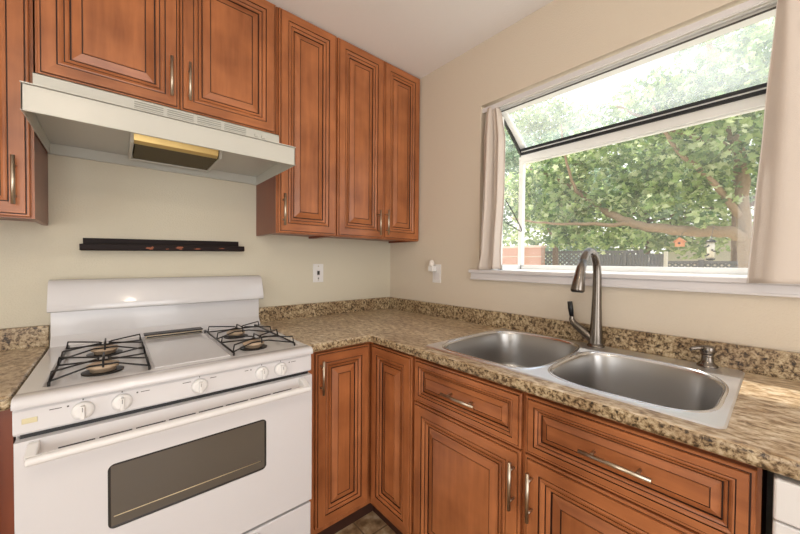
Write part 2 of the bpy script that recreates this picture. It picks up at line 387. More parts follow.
# corner cabinet with folding door
c = thing('corner_base_cabinet', (-.45, -.45, 0), 'cherry corner base cabinet with two doors meeting in the inner corner', 'cabinet')
b = MB(); b.box((-.938, -.02, .10), (-.02, BF, BT)); b.box((-.02, BF, .10), (BF, -.908, BT)); b.box((-.938, -.02, 0), (-.02, -.545, .1), 1); b.box((-.02, -.545, 0), (-.545, -.908, .1), 1)
b.box((-.938, BF, .10), (-.902, BF - .010, BT))
b.build('cabinet_body', [WOOD, TOE], c)
d, F = add_door(c, 'y', -.894, .131, .894 - .6250, .738, BF); pull(d, F, .020, .640, .140)
add_door(c, 'x', -.6250, .131, .901 - .6250, .738, BF)
# drawer base
c = thing('drawer_base_cabinet', (-.3, -1.145, 0), 'cherry base cabinet with one drawer above one door, left of the sink cabinet', 'cabinet')
b = MB(); b.box((-.02, -.910, .10), (BF, -1.3785, BT - .19)); b.box((-.57, -.910, BT - .19), (BF, -1.3785, BT)); b.box((-.02, -.910, BT - .19), (-.57, -.926, BT)); b.box((-.02, -.910, 0), (-.545, -1.3785, .1), 1)
b.build('cabinet_body', [WOOD, TOE], c)
d, F = add_door(c, 'x', -.9155, .7015, .456, .1665, BF, .60, 'drawer', True); pull(d, F, .238, .083, .142, False)
d, F = add_door(c, 'x', -.9155, .131, .456, .5645, BF); pull(d, F, .438, .466, .143)
# sink base
c = thing('sink_base_cabinet', (-.3, -1.613, 0), 'cherry sink base cabinet with false drawer front, beside the dishwasher', 'cabinet')
b = MB(); b.box((-.02, -1.3795, .10), (BF, -1.8475, BT - .19)); b.box((-.59, -1.3795, BT - .19), (BF, -1.8475, BT)); b.box((-.02, -1.831, BT - .19), (-.59, -1.8475, BT)); b.box((-.02, -1.3795, 0), (-.545, -1.8475, .1), 1)
b.build('cabinet_body', [WOOD, TOE], c)
d, F = add_door(c, 'x', -1.3855, .7015, .456, .1665, BF, .60, 'drawer', True); pull(d, F, .230, .083, .148, False)
d, F = add_door(c, 'x', -1.3855, .131, .456, .5645, BF); pull(d, F, .024, .462, .140)
# left base
c = thing('base_cabinet', (-2.1, -.3, 0), 'cherry base cabinet left of the stove, mostly outside the left edge', 'cabinet')
b = MB(); b.box((-2.6, -.02, .10), (-1.715, BF, BT)); b.box((-2.6, -.02, 0), (-1.715, -.545, .1), 1)
b.build('cabinet_body', [WOODIN, TOE], c)
add_door(c, 'y', -2.14, .131, .40, .738, BF)
# dishwasher
c = thing('dishwasher', (-.32, -2.16, 0), 'white dishwasher under the countertop in the bottom right corner', 'dishwasher')
MB().box((-.04, -1.862, .02), (-.59, -2.45, .868)).build('dishwasher_body', ENAMEL2, c)
MB().box((-.59, -1.862, .798), (-.632, -2.455, .872)).build('control_panel', ENAMEL2, c, bevel=.004)
MB().box((-.59, -1.862, .11), (-.625, -2.455, .793)).build('dishwasher_door', ENAMEL2, c, bevel=.004)
b = MB(); b.box((-.632, -2.02, .835), (-.640, -2.30, .850)); b.build('door_handle', ENAMEL2, c, bevel=.002)

# ------------------------------------------------------------------ countertops
CT, CB, CN = .916, .881, -.6375
SX0, SX1, SY0, SY1 = -.590, -.030, -.937, -1.797      # sink deck rectangle
c = thing('countertop', (-.4, -.9, CT), 'brown granite-look countertop running along both walls and around the sink', 'countertop')
def slab(cells, nose=None):
    """cells [(x0,x1,y0,y1)] on a shared grid, inner walls omitted"""
    xs = sorted({q for cl in cells for q in cl[:2]}); ys = sorted({q for cl in cells for q in cl[2:]})
    occ = set()
    for i in range(len(xs) - 1):
        for j in range(len(ys) - 1):
            mx, my = (xs[i] + xs[i + 1]) / 2, (ys[j] + ys[j + 1]) / 2
            if any(cl[0] < mx < cl[1] and cl[2] < my < cl[3] for cl in cells): occ.add((i, j))
    b = MB(); vt = {}
    def V(i, j, k):
        if (i, j, k) not in vt: vt[(i, j, k)] = b.addv((xs[i], ys[j], CT if k else CB))
        return vt[(i, j, k)]
    for (i, j) in occ:
        b.face((V(i, j, 1), V(i + 1, j, 1), V(i + 1, j + 1, 1), V(i, j + 1, 1)), 0)
        b.face((V(i, j, 0), V(i, j + 1, 0), V(i + 1, j + 1, 0), V(i + 1, j, 0)), 1)
        for (di, dj, e) in ((-1, 0, ((i, j), (i, j + 1))), (1, 0, ((i + 1, j), (i + 1, j + 1))), (0, -1, ((i, j), (i + 1, j))), (0, 1, ((i, j + 1), (i + 1, j + 1)))):
            if (i + di, j + dj) not in occ:
                (a, c1), (d1, e1) = e; b.face((V(a, c1, 0), V(d1, e1, 0), V(d1, e1, 1), V(a, c1, 1)), 1)
    return b
hx0, hx1, hy0, hy1 = SX0 + .012, SX1 - .01, SY1 + .012, SY0 - .012
TB = -.0198
b = slab([(-.938, TB, CN, TB), (CN, TB, hy1, TB), (CN, hx0, hy0, hy1), (hx1, TB, hy0, hy1), (CN, TB, -2.6, hy0)])
b.build('worktop', [COUNT, COUNTD], c, bevel=.010, seg=4)
b = MB(); b.box((-.938, 0, CB), (0, TB, .995)); b.box((0, TB, CB), (TB, -2.6, .995)); b.build('backsplash', COUNTD, c, bevel=.0025)
c = thing('countertop', (-2.1, -.3, CT), 'short piece of brown granite-look countertop left of the stove', 'countertop')
b = slab([(-2.6, -1.712, CN, TB)]); b.build('worktop', [COUNT, COUNTD], c, bevel=.010, seg=4)
MB().box((-2.6, 0, CB), (-1.712, TB, .995)).build('backsplash', COUNTD, c, bevel=.0025)

# ------------------------------------------------------------------ sink
sink = thing('kitchen_sink', ((SX0 + SX1) / 2, (SY0 + SY1) / 2, CT), 'stainless steel double-bowl drop-in sink set in the countertop below the window', 'sink')
o1 = [(-.540, -1.003), (-.470, -.972), (-.360, -.960), (-.234, -.958), (-.125, -.978), (-.070, -1.035), (-.054, -1.135), (-.062, -1.250), (-.110, -1.328), (-.233, -1.360), (-.398, -1.367), (-.500, -1.360), (-.556, -1.325), (-.568, -1.250), (-.568, -1.152), (-.564, -1.056)]
o2 = [(-.540, -1.440), (-.490, -1.400), (-.400, -1.388), (-.290, -1.388), (-.190, -1.400), (-.145, -1.450), (-.132, -1.546), (-.137, -1.640), (-.165, -1.718), (-.250, -1.764), (-.378, -1.770), (-.490, -1.762), (-.548, -1.712), (-.562, -1.616), (-.564, -1.514)]
def outline(o, n=6): return [(p.x, p.y) for p in crom([(x, y, 0) for x, y in o], n, True)]
def shrink(o, d):
    N = len(o); out = []
    area = sum(o[i][0] * o[(i + 1) % N][1] - o[(i + 1) % N][0] * o[i][1] for i in range(N))
    sg = 1 if area > 0 else -1
    for i in range(N):
        a, c_ = Vector(o[i - 1]), Vector(o[(i + 1) % N]); t = (c_ - a).normalized(); nn = Vector((-t.y, t.x)) * sg
        out.append((o[i][0] + nn.x * d, o[i][1] + nn.y * d))
    return out
import bmesh
ZD = CT + .004
O1, O2 = outline(o1), outline(o2)
bm = bmesh.new(); off = sink.location
def rr(x0, x1, y0, y1, r, z, n=6):
    out = []
    for cx, cy, a0 in ((x1 - r, y1 - r, 0), (x0 + r, y1 - r, PI / 2), (x0 + r, y0 + r, PI), (x1 - r, y0 + r, 3 * PI / 2)):
        for k in range(n + 1): a = a0 + PI / 2 * k / n; out.append(Vector((cx + r * math.cos(a), cy + r * math.sin(a), z)) - off)
    return out
ringT = [bm.verts.new(p) for p in rr(SX0 + .004, SX1 - .004, SY1 + .004, SY0 - .004, .018, ZD)]
ringB = [bm.verts.new(p) for p in rr(SX0, SX1, SY1, SY0, .020, CT + .0005)]
E_ = []
N = len(ringT)
for i in range(N):
    E_.append(bm.edges.new((ringT[i], ringT[(i + 1) % N]))); f = bm.faces.new((ringB[i], ringB[(i + 1) % N], ringT[(i + 1) % N], ringT[i])); f.smooth = True
for O in (shrink(O1, -.010), shrink(O2, -.010)):
    vs = [bm.verts.new(Vector((x, y, ZD)) - off) for x, y in O]
    for i in range(len(vs)): E_.append(bm.edges.new((vs[i], vs[(i + 1) % len(vs)])))
bmesh.ops.triangle_fill(bm, edges=E_, use_beauty=True)
# remove any faces inside the bowls
def inside(p, O):
    x, y = p; r = False
    for i in range(len(O)):
        (xa, ya), (xb, yb) = O[i], O[(i + 1) % len(O)]
        if (ya > y) != (yb > y) and x < (xb - xa) * (y - ya) / (yb - ya) + xa: r = not r
    return r
kill = [f for f in bm.faces if any(inside(((f.calc_center_median() + off).x, (f.calc_center_median() + off).y), O) for O in (O1, O2))]
bmesh.ops.delete(bm, geom=kill, context='FACES')
bmesh.ops.recalc_face_normals(bm, faces=bm.faces)
for f in bm.faces:
    if f.normal.z < -.2: f.normal_flip()
me = bpy.data.meshes.new('sink_deck'); bm.to_mesh(me); bm.free(); me.materials.append(STEEL)
o = bpy.data.objects.new('sink_deck', me); COL.objects.link(o); o.parent = sink
def bowl(O, cx, cy):
    b = MB(); rings = []
    prof = [(-.010, .0), (-.007, .0022), (-.003, .0022), (0, -.001), (.004, -.006), (.006, -.014)]
    prof += [(.007 + .016 * t, -.014 - .125 * t) for t in (.25, .5, .75, 1)]
    for k in range(1, 7): a = PI / 2 * k / 6; prof.append((.023 + .045 * (1 - math.cos(a)), -.139 - .045 * math.sin(a)))
    for d_, z in prof:
        mx_, Mx_ = min(p[0] for p in O), max(p[0] for p in O); my_, My_ = min(p[1] for p in O), max(p[1] for p in O)
        ux, uy = (mx_ + Mx_) / 2, (my_ + My_) / 2; kx_, ky_ = 1 - (d_ - .006) / ((Mx_ - mx_) / 2), 1 - (d_ - .006) / ((My_ - my_) / 2)
        if d_ <= .006: q = shrink(O, d_)
        else: q = [(ux + (x - ux) * kx_, uy + (y - uy) * ky_) for x, y in shrink(O, .006)]
        rings.append([b.addv((x, y, ZD + z)) for x, y in q])
    n = len(O)
    for k, (A, B) in enumerate(zip(rings, rings[1:])):
        for j in range(n): b.face((A[j], A[(j + 1) % n], B[(j + 1) % n], B[j]), 1 if k < 4 else 0, True)
    last = rings[-1]; zb = ZD - .186; inner = []
    for j in range(n):
        v = b.v[last[j]]; inner.append(b.addv((cx + (v[0] - cx) * .3, cy + (v[1] - cy) * .3, zb - .003)))
    for j in range(n): b.face((last[j], last[(j + 1) % n], inner[(j + 1) % n], inner[j]), 0, True)
    b.face(inner, 0)
    o = b.build('sink_bowl', [BOWL, CHROME], sink)
    MB().lathe((cx, cy, zb + .001), [(.042, 0), (.042, .002), (.034, .003), (.030, -.004 + .004), (.012, .001)], n=32).build('drain', CHROME, o)
    return o
bowl(O1, -.30, -1.165); bowl(O2, -.34, -1.58)

# faucet
fc = thing('kitchen_faucet', (-.062, -1.383, ZD), 'brushed nickel gooseneck pull-down faucet standing behind the sink divider', 'faucet')
bx, by = -.062, -1.383
b = MB(); b.lathe((bx, by, ZD), [(.031, 0), (.031, .004), (.027, .007), (.0262, .012)], n=32)
path = [(bx, by, ZD + .010), (bx, by, .96), (bx + .001, by, 1.01), (bx + .002, by, 1.07), (bx + .003, by, 1.15), (bx + .001, by, 1.215), (bx - .010, by + .001, 1.258), (bx - .036, by + .002, 1.289), (bx - .070, by + .004, 1.299), (bx - .102, by + .006, 1.286), (bx - .124, by + .008, 1.258)]
cp = crom(path, 5); rr_ = []
base = [.0265, .0240, .0205, .0180, .0158, .0150, .0145, .0142, .0140, .0140, .0142]
for i in range(len(base) - 1):
    for k in range(5): rr_.append(base[i] + (base[i + 1] - base[i]) * k / 5)
rr_.append(base[-1])
b.tube(cp, rr_, 20); b.build('faucet_neck', STEELF, fc)
hp = [(bx - .122, by + .008, 1.262), (bx - .137, by + .010, 1.228), (bx - .147, by + .012, 1.190), (bx - .154, by + .014, 1.152), (bx - .155, by + .014, 1.146)]
o = MB().tube(hp, [.0150, .0165, .0200, .0240, .0225], 20).build('spray_head', STEELF, fc)
MB().tube([(bx - .1552, by + .014, 1.1465), (bx - .1556, by + .014, 1.1435)], .0195, 20).build('nozzle', BLACKP, o)
b = MB(); b.tube(crom([(bx, by + .010, .945), (bx - .002, by + .034, .963), (bx - .003, by + .062, .985), (bx - .004, by + .082, 1.000), (bx - .004, by + .091, 1.016), (bx - .004, by + .092, 1.030)], 4), [.020 - .0115 * k / 20 for k in range(21)], 14)
o = b.build('lever', STEELF, fc)
tag(MB().tube([(bx - .004, by + .092, 1.028), (bx - .006, by + .096, 1.060), (bx - .008, by + .099, 1.090)], [.0082, .0105, .0098], 12).build('lever_grip', BLACKP, o), 'black grip')
# soap dispenser
sd = thing('soap_dispenser', (-.060, -1.712, ZD), 'small brushed nickel soap dispenser at the right back corner of the sink', 'soap dispenser')
MB().lathe((-.06, -1.712, ZD), [(.027, 0), (.027, .003), (.021, .009), (.0155, .016), (.0145, .034), (.0150, .040)], n=28).build('dispenser_base', STEELF, sd)
b = MB(); b.lathe((-.06, -1.712, ZD + .040), [(.0165, 0), (.0185, .004), (.0185, .022), (.0160, .026), (.004, .027)], n=28)
b.tube([(-.06, -1.712, ZD + .058), (-.078, -1.694, ZD + .060), (-.094, -1.678, ZD + .057), (-.098, -1.674, ZD + .052)], [.0080, .0070, .0058, .0050], 12)
b.build('pump_head', STEELF, sd)

# ------------------------------------------------------------------ gas stove
SXL, SXR = -1.705, -.943
st = thing('gas_stove', ((SXL + SXR) / 2, -.34, 0), 'white four-burner gas stove with oven standing between the cherry cabinets', 'stove')
b = MB(); b.box((SXL, -.02, .03), (SXR, -.640, .892)); b.box((SXL + .03, -.05, 0), (SXR - .03, -.60, .03)); b.build('stove_body', ENAMEL, st, bevel=.002)
# cooktop with two burner wells
def grid_top(xs, ys, zf, skirt, mat_, name, parent, bev):
    b = MB(); vt = {}
    for i in range(len(xs)):
        for j in range(len(ys)): vt[i, j] = b.addv((xs[i], ys[j], zf(i, j)))
    for i in range(len(xs) - 1):
        for j in range(len(ys) - 1): b.face((vt[i, j], vt[i + 1, j], vt[i + 1, j + 1], vt[i, j + 1]), 0)
    lo = {}
    for i in range(len(xs)):
        for j in range(len(ys)):
            if i in (0, len(xs) - 1) or j in (0, len(ys) - 1): lo[i, j] = b.addv((xs[i], ys[j], skirt))
    nx, ny = len(xs) - 1, len(ys) - 1
    for i in range(nx):
        for j in (0, ny): b.face((vt[i, j], vt[i + 1, j], lo[i + 1, j], lo[i, j]), 0)
    for j in range(ny):
        for i in (0, nx): b.face((vt[i, j], vt[i, j + 1], lo[i, j + 1], lo[i, j]), 0)
    per = [(i, 0) for i in range(nx)] + [(nx, j) for j in range(ny)] + [(i, ny) for i in range(nx, 0, -1)] + [(0, j) for j in range(ny, 0, -1)]
    b.face([lo[p] for p in per], 0)
    return b.build(name, mat_, parent, bevel=bev, seg=4)
xs = [SXL, SXL + .042, SXL + .050, -1.440, -1.432, -1.212, -1.204, SXR - .030, SXR - .022, SXR]
ys = [-.678, -.618, -.610, -.095, -.087, -.03]
def zf(i, j):
    return .909 if (2 <= j <= 3 and (i in (2, 3) or i in (6, 7))) else .919
grid_top(xs, ys, zf, .8945, ENAMEL, 'cooktop', st, .0022)
MB().prism([(-.640, .8945), (-.690, .8945), (-.691, .903), (-.688, .912), (-.680, .9185), (-.668, .9195), (-.640, .919)], 0, SXL, SXR, sm=True).build('cooktop_front_edge', ENAMEL, st, bevel=.001)
# centre cover with rear vent
b = MB(); b.box((-1.428, -.615, .9185), (-1.216, -.150, .9225)); ctr = b.build('centre_cover', ENAMEL, st, bevel=.0015)
b = MB(); b.box((-1.424, -.155, .9225), (-1.220, -.100, .936)); b.build('vent_base', NICKEL, ctr, bevel=.003)
b = MB(); b.box((-1.420, -.160, .927), (-1.224, -.150, .933)); b.box((-1.428, -.150, .936), (-1.216, -.100, .9405)); tag(b.build('vent_bar', BLACKP, ctr, bevel=.001), 'black vent bar')
# backguard
MB().prism([(-.004, .893), (-.004, 1.06), (-.050, 1.06), (-.050, .955), (-.060, .940), (-.072, .925), (-.075, .9185), (-.075, .893)], 0, SXL, SXR + .004, sm=False).build('backguard_panel', ENAMEL, st, bevel=.003)
prof = [(-.004, 1.052), (-.004, 1.160), (-.012, 1.169), (-.030, 1.172), (-.052, 1.170), (-.068, 1.163), (-.078, 1.150), (-.090, 1.118), (-.102, 1.080), (-.107, 1.062), (-.105, 1.055), (-.098, 1.052)]
MB().prism(prof, 0, SXL - .003, SXR + .010, sm=True).build('backguard_cap', ENAMEL, st, bevel=.0015)
# control panel
MB().prism([(-.640, .826), (-.672, .826), (-.676, .832), (-.676, .884), (-.672, .8915), (-.640, .8915)], 0, SXL, SXR, sm=False).build('control_panel', ENAMEL, st, bevel=.002)
for kx in (-1.583, -1.505, -1.319, -1.130, -1.063):
    k = MB().lathe((kx, -.676, .858), [(.0225, 0), (.0225, .005), (.0205, .010), (.0165, .012), (.015, .013)], axis=1, dirn=-1, n=32).build('control_knob', ENAMEL2, st)
    b = MB(); b.box((kx - .0045, -.688, .858 - .0165), (kx + .0045, -.702, .858 + .0165)); b.build('knob_grip', ENAMEL2, k, bevel=.002)
    b = MB(); b.box((kx - .0006, -.7021, .861), (kx + .0006, -.7024, .872)); b.build('knob_pointer', MARK, k)
for a0, a1, c0, c1 in [(kx - .0012, kx + .0012, .8835, .8875) for kx in (-1.583, -1.505, -1.319, -1.130, -1.063)] + [(kx - .012, kx + .010, .8745, .8765) for kx in (-1.632, -1.352)] + [
        (-1.613, -1.609, .8735, .8775), (-1.474, -1.470, .8735, .8775), (-1.464, -1.444, .8745, .8765), (-1.290, -1.272, .8745, .8765), (-1.168, -1.164, .8735, .8775), (-1.186, -1.174, .8745, .8765), (-1.033, -1.029, .8735, .8775), (-1.024, -1.006, .8745, .8765)]:
    MB().box((a0, -.6755, c0), (a1, -.6764, c1)).build('knob_marking', MARK, st)
b = MB(); b.box((-1.690, -.6755, .853), (-1.664, -.678, .866)); b.build('badge', BADGE, st, bevel=.001)
# shade in the gaps, put in as black strips
for z0_, z1_ in ((.815, .826), (.317, .331)): tag(MB().box((SXL + .011, -.640, z0_), (SXR - .010, -.668, z1_)).build('gap_shade', BLACKP, st), 'black strip standing in for gap shade beside the oven door')
# oven door, with window opening
wx0, wx1, wz0, wz1 = -1.536, -1.118, .520, .698
dr = MB(); z0, z1, yf = .331, .8155, -.690
dr.box((SXL + .004, -.645, z0), (wx0, yf, z1)); dr.box((wx1, -.645, z0), (SXR - .004, yf, z1)); dr.box((wx0, -.645, z0), (wx1, yf, wz0)); dr.box((wx0, -.645, wz1), (wx1, yf, z1))
for cx_, sx_ in ((wx0, 1), (wx1, -1)):
    for cz_, sz_ in ((wz0, 1), (wz1, -1)):
        r_ = .016; arc = [(cx_, cz_)] + [(cx_ + sx_ * r_ * (1 - math.sin(a_ * PI / 12)), cz_ + sz_ * r_ * (1 - math.cos(a_ * PI / 12))) for a_ in range(7)]
        dr.prism(arc, 1, -.665, yf)
dro = dr.build('oven_door', ENAMEL, st)
me = dro.data
bm = bmesh.new(); bm.from_mesh(me); bmesh.ops.remove_doubles(bm, verts=bm.verts, dist=1e-5); bmesh.ops.recalc_face_normals(bm, faces=bm.faces); bm.to_mesh(me); bm.free()
win_o = MB().box((wx0 + .004, -.660, wz0 + .004), (wx1 - .004, -.6875, wz1 - .004)).build('oven_window', OVENG, dro, bevel=.001)
b = MB()
for (a0, a1, c0, c1) in ((wx0, wx0 + .006, wz0, wz1), (wx1 - .006, wx1, wz0, wz1), (wx0, wx1, wz0, wz0 + .006), (wx0, wx1, wz1 - .006, wz1)): b.box((a0, -.680, c0), (a1, -.6890, c1))
tag(b.build('window_border', OVENF, win_o, bevel=.001), 'black border strip')
MB().tube([(wx0 + .012, -.689, .553), (wx1 - .02, -.689, .553)], .0014, 6).build('oven_rack', RACK, win_o)
b = MB(); n_ = 8; L0, L1 = -1.628, -1.020
for k in range(n_):
    a0 = L0 + (L1 - L0) * k / n_; b.box((a0, -.6885, .7785), (a0 + (L1 - L0) / n_ - .008, -.6905, .7815))
tag(b.build('vent_slots', BLACKP, dro), 'row of dark vent slots')
b = MB(); b.prism([(-.742, .778), (-.752, .779), (-.757, .783), (-.757, .793), (-.752, .797), (-.742, .798), (-.735, .795), (-.735, .781)], 0, -1.676, -.983, sm=False)
for ex in (-1.668, -.991): b.prism([(-.690, .782), (-.690, .812), (-.706, .812), (-.745, .798), (-.745, .780)], 0, ex - .010, ex + .010)
b.build('oven_handle', ENAMEL2, dro, bevel=.003)
b = MB(); b.box((SXL + .004, -.645, .045), (SXR - .004, -.686, .317)); dw_ = b.build('storage_drawer', ENAMEL, st, bevel=.004)
b = MB(); b.prism([(-.686, .285), (-.686, .305), (-.700, .303), (-.708, .288), (-.700, .284)], 0, -1.42, -1.145); b.build('drawer_pull', ENAMEL2, dw_, bevel=.003)
# burners and grates
for xc in (-1.547, -1.107):
    for yc in (-.510, -.262):
        bb = MB().lathe((xc, yc, .909), [(.049, .0), (.050, .003), (.046, .0035), (.036, .0028)], n=36).build('burner_bowl', BLACKM, st)
        q = MB(); q.lathe((xc, yc, .9125), [(.030, 0), (.031, .010), (.038, .012), (.038, .019), (.034, .0215), (.006, .0225)], n=36)
        q.build('burner_cap', BURN, bb)
def grate(x0, x1):
    b = MB(); r = .0027; y0, y1 = -.605, -.115; zl = .925; zt = .951; xc = (x0 + x1) / 2
    for x in (x0, x1):
        b.tube([(x, y0, .913), (x, y0, zl), (x, y1, zl), (x, y1, .913)], r * 1.25, 8)
    for yc in (-.510, -.262):
        for s_ in (-1, 1):
            yo = yc + .085 * s_
            b.tube([(x0, yo, zl), (x0 + .004, yo, zt), (xc - .018, yc + .016 * s_, zt), (xc - .010, yc + .012 * s_, zt - .004)], r, 8)
            b.tube([(x1, yo, zl), (x1 - .004, yo, zt), (xc + .018, yc + .016 * s_, zt), (xc + .010, yc + .012 * s_, zt - .004)], r, 8)
            b.tube([(x0 + .002, yo, zl + .002), (xc - .03, yc + .030 * s_, zl + .012), (xc + .03, yc + .030 * s_, zl + .012), (x1 - .002, yo, zl + .002)], r, 8)
        b.tube([(xc, yc - .050, zl + .008), (xc, yc - .046, zt + .004), (xc, yc + .046, zt + .004), (xc, yc + .050, zl + .008)], r, 8)
    return b.build('burner_grate', BLACKM, st)
grate(-1.652, -1.440); grate(-1.202, -.980)

# ------------------------------------------------------------------ range hood
hd = thing('range_hood', (-1.32, -.25, 1.656), 'almond white range hood with vent louvres under the short cabinet', 'range hood')
hx0_, hx1_ = -1.710, -.935
b = MB(); t_ = .004
b.box((hx0_, -.497, 1.657), (hx1_, -.501, 1.733))                       # front lip
b.box((hx0_ - .001, -.501, 1.731), (hx1_ + .001, -.507, 1.7345)); b.box((hx0_ - .001, -.501, 1.657), (hx1_ + .001, -.505, 1.6595))
for x in (hx0_, hx1_ - t_):                                              # side cheeks
    b.prism([(-.002, 1.657), (-.501, 1.657), (-.501, 1.733), (-.315, 1.790), (-.315, 1.8375), (-.002, 1.8375)], 0, x, x + t_)
b.box((hx0_, -.002, 1.657), (hx1_, -.006, 1.8375)); b.box((hx0_, -.315, 1.785), (hx1_, -.319, 1.8375))
b.prism([(-.501, 1.729), (-.501, 1.733), (-.315, 1.792), (-.315, 1.788)], 0, hx0_, hx1_)
b.box((hx0_, -.002, 1.8335), (hx1_, -.319, 1.8375))
b.prism([(-.006, 1.700), (-.006, 1.704), (-.497, 1.716), (-.497, 1.712)], 0, hx0_ + t_, hx1_ - t_)      # pan above the cavity
b.box((hx0_ + t_, -.006, 1.657), (hx1_ - t_, -.018, 1.660))
b.build('hood_shell', HOODM, hd, bevel=.0008, seg=1)
b = MB()
for g_ in range(4):
    x0 = -1.462 + g_ * .0985
    for k in range(4): b.box((x0, -.3185, 1.800 + k * .008), (x0 + .086, -.3205, 1.803 + k * .008))
tag(b.build('vent_louvre', mat('louvre_shade', (150, 149, 140), .6), hd), 'grey louvre slots on the upper strip')
b = MB()
for k in range(2): b.box((-1.045 + k * .03, -.319, 1.803), (-1.028 + k * .03, -.324, 1.815))
b.build('hood_switch', HOODM, hd, bevel=.001)
b = MB(); b.prism([(-.330, 1.711), (-.322, 1.685), (-.298, 1.678), (-.298, 1.711)], 0, -1.466, -1.190); tag(b.build('metal_strip', FILTB, hd, bevel=.001), 'brass-coloured strip')  # gold-toned metal strip in front of the filter
b = MB(); b.prism([(-.298, 1.711), (-.298, 1.680), (-.075, 1.676), (-.075, 1.705)], 0, -1.458, -1.186); b.build('grease_filter', FILT, hd)
b = MB()
for x in (-1.474, -1.186): b.prism([(-.335, 1.711), (-.318, 1.676), (-.070, 1.672), (-.070, 1.704)], 0, x, x + .010)
b.box((-1.474, -.066, 1.672), (-1.176, -.076, 1.704)); b.build('filter_frame', HOODM, hd, bevel=.001)

# ------------------------------------------------------------------ wall items
sh = thing('display_ledge', (-1.321, -.002, 1.31), 'narrow dark lacquered wooden ledge mounted on the wall above the stove', 'shelf')
b = MB(); b.prism([(-.002, 1.292), (-.066, 1.292), (-.070, 1.296), (-.070, 1.316), (-.062, 1.318), (-.060, 1.300), (-.014, 1.300), (-.014, 1.318), (-.002, 1.318)], 0, -1.623, -1.017)
b.build('ledge', LACQ, sh, bevel=.001)
MB().box((-1.615, -.002, 1.300), (-1.030, -.014, 1.343)).build('back_rail', LACQ, sh, bevel=.001)
rnd = random.Random(4)
def blob(b, cx, cz, rx, rz, n=9):
    c0 = [b.addv((cx + rx * math.cos(2 * PI * k / n) * rnd.uniform(.5, 1.2), -.0706, cz + rz * math.sin(2 * PI * k / n) * rnd.uniform(.5, 1.2))) for k in range(n)]
    b.face(c0, 0)
for (cx, cz, rx, rz) in ((-1.403, 1.302, .012, .004), (-1.394, 1.306, .004, .004), (-1.296, 1.306, .012, .005), (-1.290, 1.300, .005, .003), (-1.222, 1.302, .014, .002), (-1.340, 1.300, .006, .002), (-1.12, 1.305, .01, .0015)):
    b = MB(); blob(b, cx, cz, rx * 1.25, rz * 1.3); tag(b.build('painted_mark', LACR, sh), 'small orange-brown mark')
sh.rotation_euler = (0, -.018, 0)

ot = thing('wall_outlet', (-.573, 0, 1.177), 'small white outlet plate on the beige wall under the tall cabinets', 'outlet')
pl = MB().box((-.607, 0, 1.121), (-.539, -.006, 1.233)).build('outlet_plate', ENAMEL2, ot, bevel=.002)
b = MB(); b.box((-.581, -.006, 1.166), (-.565, -.0075, 1.190)); b.box((-.577, -.006, 1.142), (-.569, -.0072, 1.149)); tag(b.build('socket', BLACKP, ot), 'dark socket holes')
b = MB(); b.box((-.586, -.0055, 1.159), (-.560, -.0068, 1.197)); b.build('socket_insert', TRIM, pl, bevel=.0005)
for zz in (1.219, 1.135): MB().lathe((-.573, -.006, zz), [(.004, 0), (.003, .0015)], axis=1, dirn=-1, n=12).build('screw', NICKEL, pl)
sw = thing('wall_switch', (0, -.46, 1.19), 'white outlet plate with a plugged-in white night light on the window wall', 'outlet')
MB().box((0, -.428, 1.122), (-.006, -.496, 1.236)).build('outlet_plate', ENAMEL2, sw, bevel=.002)
q = MB().box((-.006, -.420, 1.192), (-.040, -.462, 1.228)).build('night_light_body', ENAMEL2, sw, bevel=.006, seg=3)
b = MB(); b.lathe((-.028, -.441, 1.228), [(.017, 0), (.018, .01), (.015, .026), (.009, .034), (.002, .036)], n=20); b.build('night_light_shade', mat('clear_plastic', (236, 228, 220), .2), q)
b = MB(); b.box((-.006, -.440, 1.142), (-.009, -.484, 1.184)); b.build('rocker', TRIM, sw, bevel=.001)

